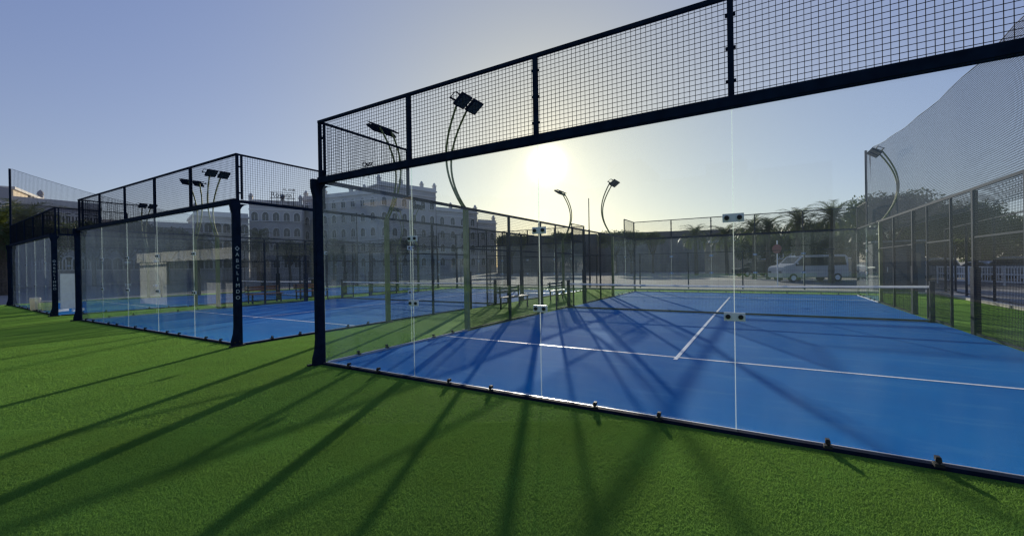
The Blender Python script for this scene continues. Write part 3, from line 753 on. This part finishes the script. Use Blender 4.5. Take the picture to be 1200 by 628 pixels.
# dark blue cabin behind the far right corner
o_ = thing('blue_cabin', (11.0, 22.5, 0), 0, 'dark blue site cabin just outside the far right corner of the nearest court', 'cabin')
MB().span(0, 1.9, 0, 1.6, 0, 2.45).build('wall', CABIN, o_, bevel=.02)
dd = MB().span(.45, 1.25, -.035, -.003, .1, 2.15).build('door', mat('cabin_door', (.05, .08, .13), .4), o_); MB().span(.52, .56, -.07, -.036, 1.0, 1.25).build('handle', STEEL, dd)
MB().span(1.4, 1.75, -.03, -.003, 1.2, 1.9).build('window', DKGL, o_)
MB().span(-.08, 1.98, -.1, 1.7, 2.453, 2.53).build('roof', SHADE, o_)

def car(loc, rz, kind, paint, label, cat, group=None):
    r = thing({'van': 'parked_van', 'suv': 'parked_car', 'car': 'parked_car'}[kind], loc, rz, label, cat, group)
    if kind == 'van': L, H, W_ = 5.3, 2.15, 1.95; prof = [(0, .35), (0, 1.15), (.25, 1.30), (.95, 1.42), (1.55, 2.02), (1.9, 2.12), (5.0, 2.15), (5.25, 1.95), (5.3, .9), (5.3, .35)]; gl = [(1.02, 1.42), (1.6, 1.95), (4.95, 1.98), (5.1, 1.30), (1.05, 1.28)]
    elif kind == 'suv': L, H, W_ = 4.7, 1.75, 1.9; prof = [(0, .35), (0, .85), (.2, 1.0), (1.25, 1.12), (1.95, 1.68), (2.3, 1.75), (4.2, 1.72), (4.6, 1.15), (4.7, 1.0), (4.7, .35)]; gl = [(1.4, 1.12), (2.02, 1.6), (4.1, 1.62), (4.42, 1.12)]
    else: L, H, W_ = 4.5, 1.45, 1.8; prof = [(0, .3), (0, .7), (.2, .82), (1.2, .95), (1.95, 1.38), (2.3, 1.45), (3.2, 1.42), (3.95, 1.02), (4.4, .95), (4.5, .6), (4.5, .3)]; gl = [(1.38, .95), (2.0, 1.32), (3.15, 1.34), (3.75, .98)]
    b = MB(); b.prism(prof, -W_/2, W_/2, 'y'); b.build('body', paint, r, bevel=.06)
    g = MB()
    for s in (-1, 1): g.prism(gl, s*W_/2+s*.001, s*W_/2+s*.008, 'y')
    g.build('side_window', CGLASS, r)
    (xa, za), (xb, zb) = gl[0], gl[1]; i = [k for k, q in enumerate(prof) if abs(q[1]-gl[0][1]) < .16 and q[0] < 1.5][-1]
    q0, q1 = Vector((prof[i][0], 0, prof[i][1])), Vector((prof[i+1][0], 0, prof[i+1][1])); nn = Vector((-(q1-q0).z, 0, (q1-q0).x)).normalized()*.008
    g = MB(); a_, c_ = q0.lerp(q1, .1)+nn, q0.lerp(q1, .92)+nn
    g.face([(a_.x, -W_/2+.16, a_.z), (a_.x, W_/2-.16, a_.z), (c_.x, W_/2-.22, c_.z), (c_.x, -W_/2+.22, c_.z)]); g.build('windscreen', CGLASS, r)
    for s in (-1, 1):
        for x in (.85, L-.95):
            wv = MB().tube([(x, s*(W_/2-.20), .33), (x, s*(W_/2+.02), .33)], .33, 20).build('wheel', TYRE, r)
            MB().tube([(x, s*(W_/2+.021), .33), (x, s*(W_/2+.03), .33)], .20, 14).build('rim', STEEL, wv)
        MB().box((-.005, s*(W_/2-.32), .8 if kind != 'car' else .62), (.05, .36, .14)).build('headlight', LAMPG, r, bevel=.01)
        MB().box((L+.005, s*(W_/2-.22), .95 if kind != 'car' else .75), (.03, .22, .2)).build('tail_light', RED, r)
        MB().box((gl[0][0]+.12, s*(W_/2+.10), gl[0][1]+.05), (.08, .18, .14)).build('mirror', paint, r, bevel=.02)
    return r
v = ground(908, 34); car((v.x, v.y, -.02), R(31), 'van', VANW, 'white van parked behind the nearest court below the palms', 'van')
v = ground(1050, 34); car((v.x, v.y, -.02), R(35), 'suv', CARS, 'silver car parked behind the dark blue cabin', 'car', 'cars parked beyond the courts')
v = ground(1150, 33); car((v.x, v.y, -.02), R(-62), 'suv', CARS, 'silver car parked under the dark canopy at the right', 'car', 'cars parked beyond the courts')
v = ground(1118, 36); car((v.x, v.y, -.02), R(-62), 'car', VANW, 'white car parked under the dark canopy, nearer the cabin', 'car', 'cars parked beyond the courts')
v = ground(862, 50); car((v.x, v.y, -.05), R(31), 'suv', CARD, 'dark car parked behind the nearest court left of the white van', 'car', 'cars parked beyond the courts')
# street sign with round plate
v = ground(911, 27.5); o_ = thing('street_sign', v, R(-30), 'round street sign on a thin pole in front of the white van', 'street sign')
MB().tube([(0, 0, 0), (0, 0, 3.0)], .035, 8).build('pole', STEEL, o_)
MB().tube([(0, -.04, 2.45), (0, -.06, 2.45)], .30, 20).build('sign_plate', mat('sign_red', (.35, .12, .10), .5), o_)
# benches in the gaps between courts
def bench(loc, rz, m, label):
    r = thing('bench', loc, rz, label, 'bench', 'benches between the courts')
    for k in range(4): MB().span(-.8, .8, -.2+k*.105, -.11+k*.105, .42, .455).build('seat_slat', m, r)
    for k in range(2): MB().span(-.8, .8, .24, .27, .58+k*.13, .68+k*.13).build('back_slat', m, r)
    for s in (-1, 1):
        for y in (-.17, .19): MB().span(s*.68-.025, s*.68+.025, y-.025, y+.025, 0, .418).build('leg', NAVY, r)
        MB().span(s*.68-.025, s*.68+.025, .20, .238, .42, .84).build('back_support', NAVY, r)
bench((-1.75, 9.2, 0), R(90), PALEW, 'pale slatted bench between the nearest and the middle court')
bench((-1.75, 13.4, 0), R(90), PALEW, 'pale slatted bench farther back between the nearest and the middle court')
bench((-14.6, 7.0, 0), R(90), WOOD, 'reddish slatted bench beyond the middle court, right of the lettered post')
bench((-14.6, 9.4, 0), R(90), WOOD, 'reddish slatted bench, the farther of two beyond the middle court')
# small things at the farthest court
o_ = thing('reflection_board', (*ground(81.5, 17.3).xy, 0), R(35), 'pale blank board standing in for a reflection between the two left cages', 'board')  # board stands in for a pale reflection in the side glass
MB().span(-.36, .36, -.02, .02, .12, 1.56).build('panel', mat('pale_board', (.55, .60, .64), .6, trans=(.6, .65, .7)), o_)
for s in (-1, 1): MB().span(s*.3-.02, s*.3+.02, -.25, .25, .0, .115).build('foot', STEEL, o_)
o = MB().tube([(0, 0, 0), (0, 0, .05), (0, 0, .5), (0, 0, .55)], [.12, .15, .17, .16], 16).build('ball_bucket', PLASW, None, (*ground(40.5, 17.9).xy, .006), smooth=True); tag(o, 'tall pale bucket behind the farthest court glass', 'bucket')
b = MB(); b.span(-.22, .22, -.18, .18, 0, .36); b.span(-.24, .24, -.20, .20, .362, .40); o = b.build('equipment_box', PLASW, None, (*ground(55.5, 17.9).xy, .006), bevel=.01); tag(o, 'low pale sunlit box behind the farthest court glass, right of the bucket', 'box')

# ------------------------------------------------------------------ palms and trees
def palm_mesh(seed, fr=44, Lf=2.9):
    rnd = random.Random(seed); b = MB()
    for k in range(fr):
        az = 2*PI*k*.382 + rnd.uniform(-.2, .2); el = R(78 - 105*(k/fr)**1.1 + rnd.uniform(-8, 8)); L = Lf*rnd.uniform(.8, 1.08)
        d = Vector((math.cos(az), math.sin(az), 0)); pts = []; p = Vector((0, 0, 0)); e = el
        n = 13
        for i in range(n+1):
            pts.append(p.copy()); p = p + (d*math.cos(e)+Vector((0, 0, math.sin(e))))*(L/n); e -= R(5.0 + 3.2*i/n*2)
        side = Vector((-d.y, d.x, 0))
        b.tube([pts[0], pts[4], pts[8], pts[-1]], [.035, .025, .015, .004], 4)
        for i in range(2, n+1):
            q = pts[i]; t = (pts[i]-pts[i-1]).normalized(); ll = .62*math.sin(PI*(.12+.84*i/(n+1)))+.1
            for sub in range(3):
                qq = q - t*(L/n)*sub/3
                for s in (-1, 1):
                    tip = qq + side*s*ll*rnd.uniform(.55, .8) + t*ll*rnd.uniform(.5, .8) + Vector((0, 0, rnd.uniform(-.22, .16)))*ll
                    wv = t*.028
                    b.face([qq-wv, qq+wv, tip])
    return b.mesh('crown', LEAF)
PM = [palm_mesh(1), palm_mesh(2, 38, 2.6), palm_mesh(3, 50, 3.1)]
def palm(px, py, D, k, sc_, label):
    g = ground(px, D); top = hz(py, px, D)
    r = thing('palm_tree', g, random.uniform(0, 6), label, 'palm tree', 'palms around the courts')
    n = 14; lean = random.uniform(-.25, .25)
    MB().tube([(lean*(i/n)**2, 0, top*i/n - .1) for i in range(n+1)], [.26*sc_*(1.15 if i % 2 else 1)*(1-.25*i/n) for i in range(n+1)], 9).build('trunk', BARK, r)
    c = place(PM[k], 'crown', r, (lean, 0, top-.1)); c.scale = (sc_,)*3
for a in [(935, 259, 34, 0, .72, 'palm with a full round crown directly above the white van'),
          (974, 253, 31, 2, .72, 'tallest palm at the far right of the row, left of the tall netting pole'),
          (900, 266, 40, 1, .75, 'palm left of the white van with a ragged crown'),
          (884, 267, 42, 0, .75, 'dark palm left of the one beside the white van'),
          (1001, 262, 40, 1, .8, 'palm half hidden by the tall netting pole'),
          (852, 276, 58, 2, 1.0, 'small far palm left of the right glass seam'),
          (816, 276, 60, 0, 1.0, 'smallest far palm over the low flat roof'),
          (30, 262, 36, 2, 1.2, 'dark palm at the left edge behind the farthest court'),
          (2, 268, 32, 0, 1.2, 'palm cut by the left edge of the photo'),
          (303, 279, 60, 1, 1.0, 'small palm in front of the hotel right of the lettered post'),
          (232, 285, 55, 2, .9, 'small palm left of the lettered post'),
          (392, 290, 60, 1, 1.0, 'small palm seen just inside the nearest court\'s left post')]: palm(*a)
def crown_mesh(seed, n=3800, rx=1, rz_=.8, leaf=.12, lobes=9):
    rnd = random.Random(seed); b = MB(); L = []
    for i in range(lobes):
        a = rnd.uniform(0, 2*PI); rr = rnd.uniform(.05, .72); L.append((Vector((rr*math.cos(a)*rx, rr*math.sin(a)*rx, rnd.uniform(-.35, .6)*rz_)), rnd.uniform(.22, .46)))
    for i in range(n):
        c, r = L[rnd.randrange(lobes)]
        v = Vector((rnd.gauss(0, 1), rnd.gauss(0, 1), rnd.gauss(0, .8))); v = v.normalized()*r*rnd.uniform(.35, 1.12)**.6
        p = c+v; s = leaf*rnd.uniform(.5, 1.3)
        u = Vector((rnd.gauss(0, 1), rnd.gauss(0, 1), rnd.gauss(0, 1))).normalized()*s; w_ = u.cross(Vector((rnd.gauss(0, 1), rnd.gauss(0, 1), rnd.gauss(0, 1)))).normalized()*s*.45
        b.face([p-u, p+w_, p+u, p-w_])
    return b.mesh('crown', LEAF2)
CM = [crown_mesh(i, 9500, 1, .75, .042, 16) for i in range(4)]
def tree(px, pyc, D, rad, k, label, zs=.8, group='leafy trees beyond the courts'):
    g = ground(px, D); zc = hz(pyc, px, D)
    r = thing('leafy_tree', g, random.uniform(0, 6), label, 'tree', group)
    b = MB(); b.tube([(0, 0, -.1), (.05, 0, zc*.35), (0, .08, zc*.65)], [.22, .17, .13], 9)
    for i in range(6):
        a = 2*PI*i/6+.4; b.tube([(0, .05, zc*.5), (math.cos(a)*rad*.3, math.sin(a)*rad*.3, zc*.85), (math.cos(a)*rad*.6, math.sin(a)*rad*.6, zc+rad*.15)], [.10, .06, .02], 6)
    b.build('trunk', BARK, r)
    c = place(CM[k], 'crown', r, (0, 0, zc)); c.scale = (rad, rad, rad*zs)
for a in [(1046, 252, 32, 3.0, 0, 'feathery tree behind the dark blue cabin'),
          (1022, 262, 38, 3.0, 1, 'tree just right of the tall netting pole'),
          (1080, 266, 38, 4.0, 2, 'low tree between the feathery tree and the round one at the right'),
          (1146, 262, 38, 3.5, 3, 'broad round tree at the right above the dark canopy'),
          (1190, 280, 40, 4.0, 0, 'tree at the right edge of the photo'),
          (1112, 282, 44, 4.6, 1, 'dark tree behind the parking canopy'),
          (905, 288, 46, 4.2, 2, 'dark tree behind the palms left of the white van'),
          (950, 286, 48, 4.4, 3, 'dark tree behind the tan house front'),
          (990, 284, 44, 4.0, 1, 'bushy tree left of the tall netting pole'),
          (1060, 292, 48, 4.6, 2, 'low dark tree behind the dark blue cabin'),
          (1165, 296, 50, 4.8, 1, 'low dark tree at the back right under the broad round one'),
          (60, 284, 44, 3.4, 0, 'dark tree behind the farthest court'),
          (20, 290, 40, 3.6, 2, 'dark tree at the left edge behind the farthest court'),
          (110, 282, 50, 4.0, 3, 'dark tree behind the middle court\'s left front corner'),
          (150, 280, 52, 4.2, 1, 'broad dark tree behind the left part of the middle court'),
          (196, 288, 54, 4.0, 0, 'low dark tree left of the small palm'),
          (740, 281, 75, 3.0, 2, 'round tree far behind above the flat roof, at the near court\'s far left corner'),
          (722, 283, 75, 3.4, 0, 'tree far behind left of the near court\'s far corner'),
          (765, 282, 78, 2.8, 3, 'small tree far behind right of the near court\'s far corner'),
          (660, 284, 80, 3.6, 1, 'far tree under the small right-bowed floodlight'),
          (600, 284, 84, 3.6, 2, 'far tree right of the hotel'),
          (340, 296, 60, 3.0, 3, 'low tree in front of the hotel between the two corner posts'),
          (470, 294, 70, 3.4, 0, 'low tree in front of the tallest part of the hotel')]: tree(*a)
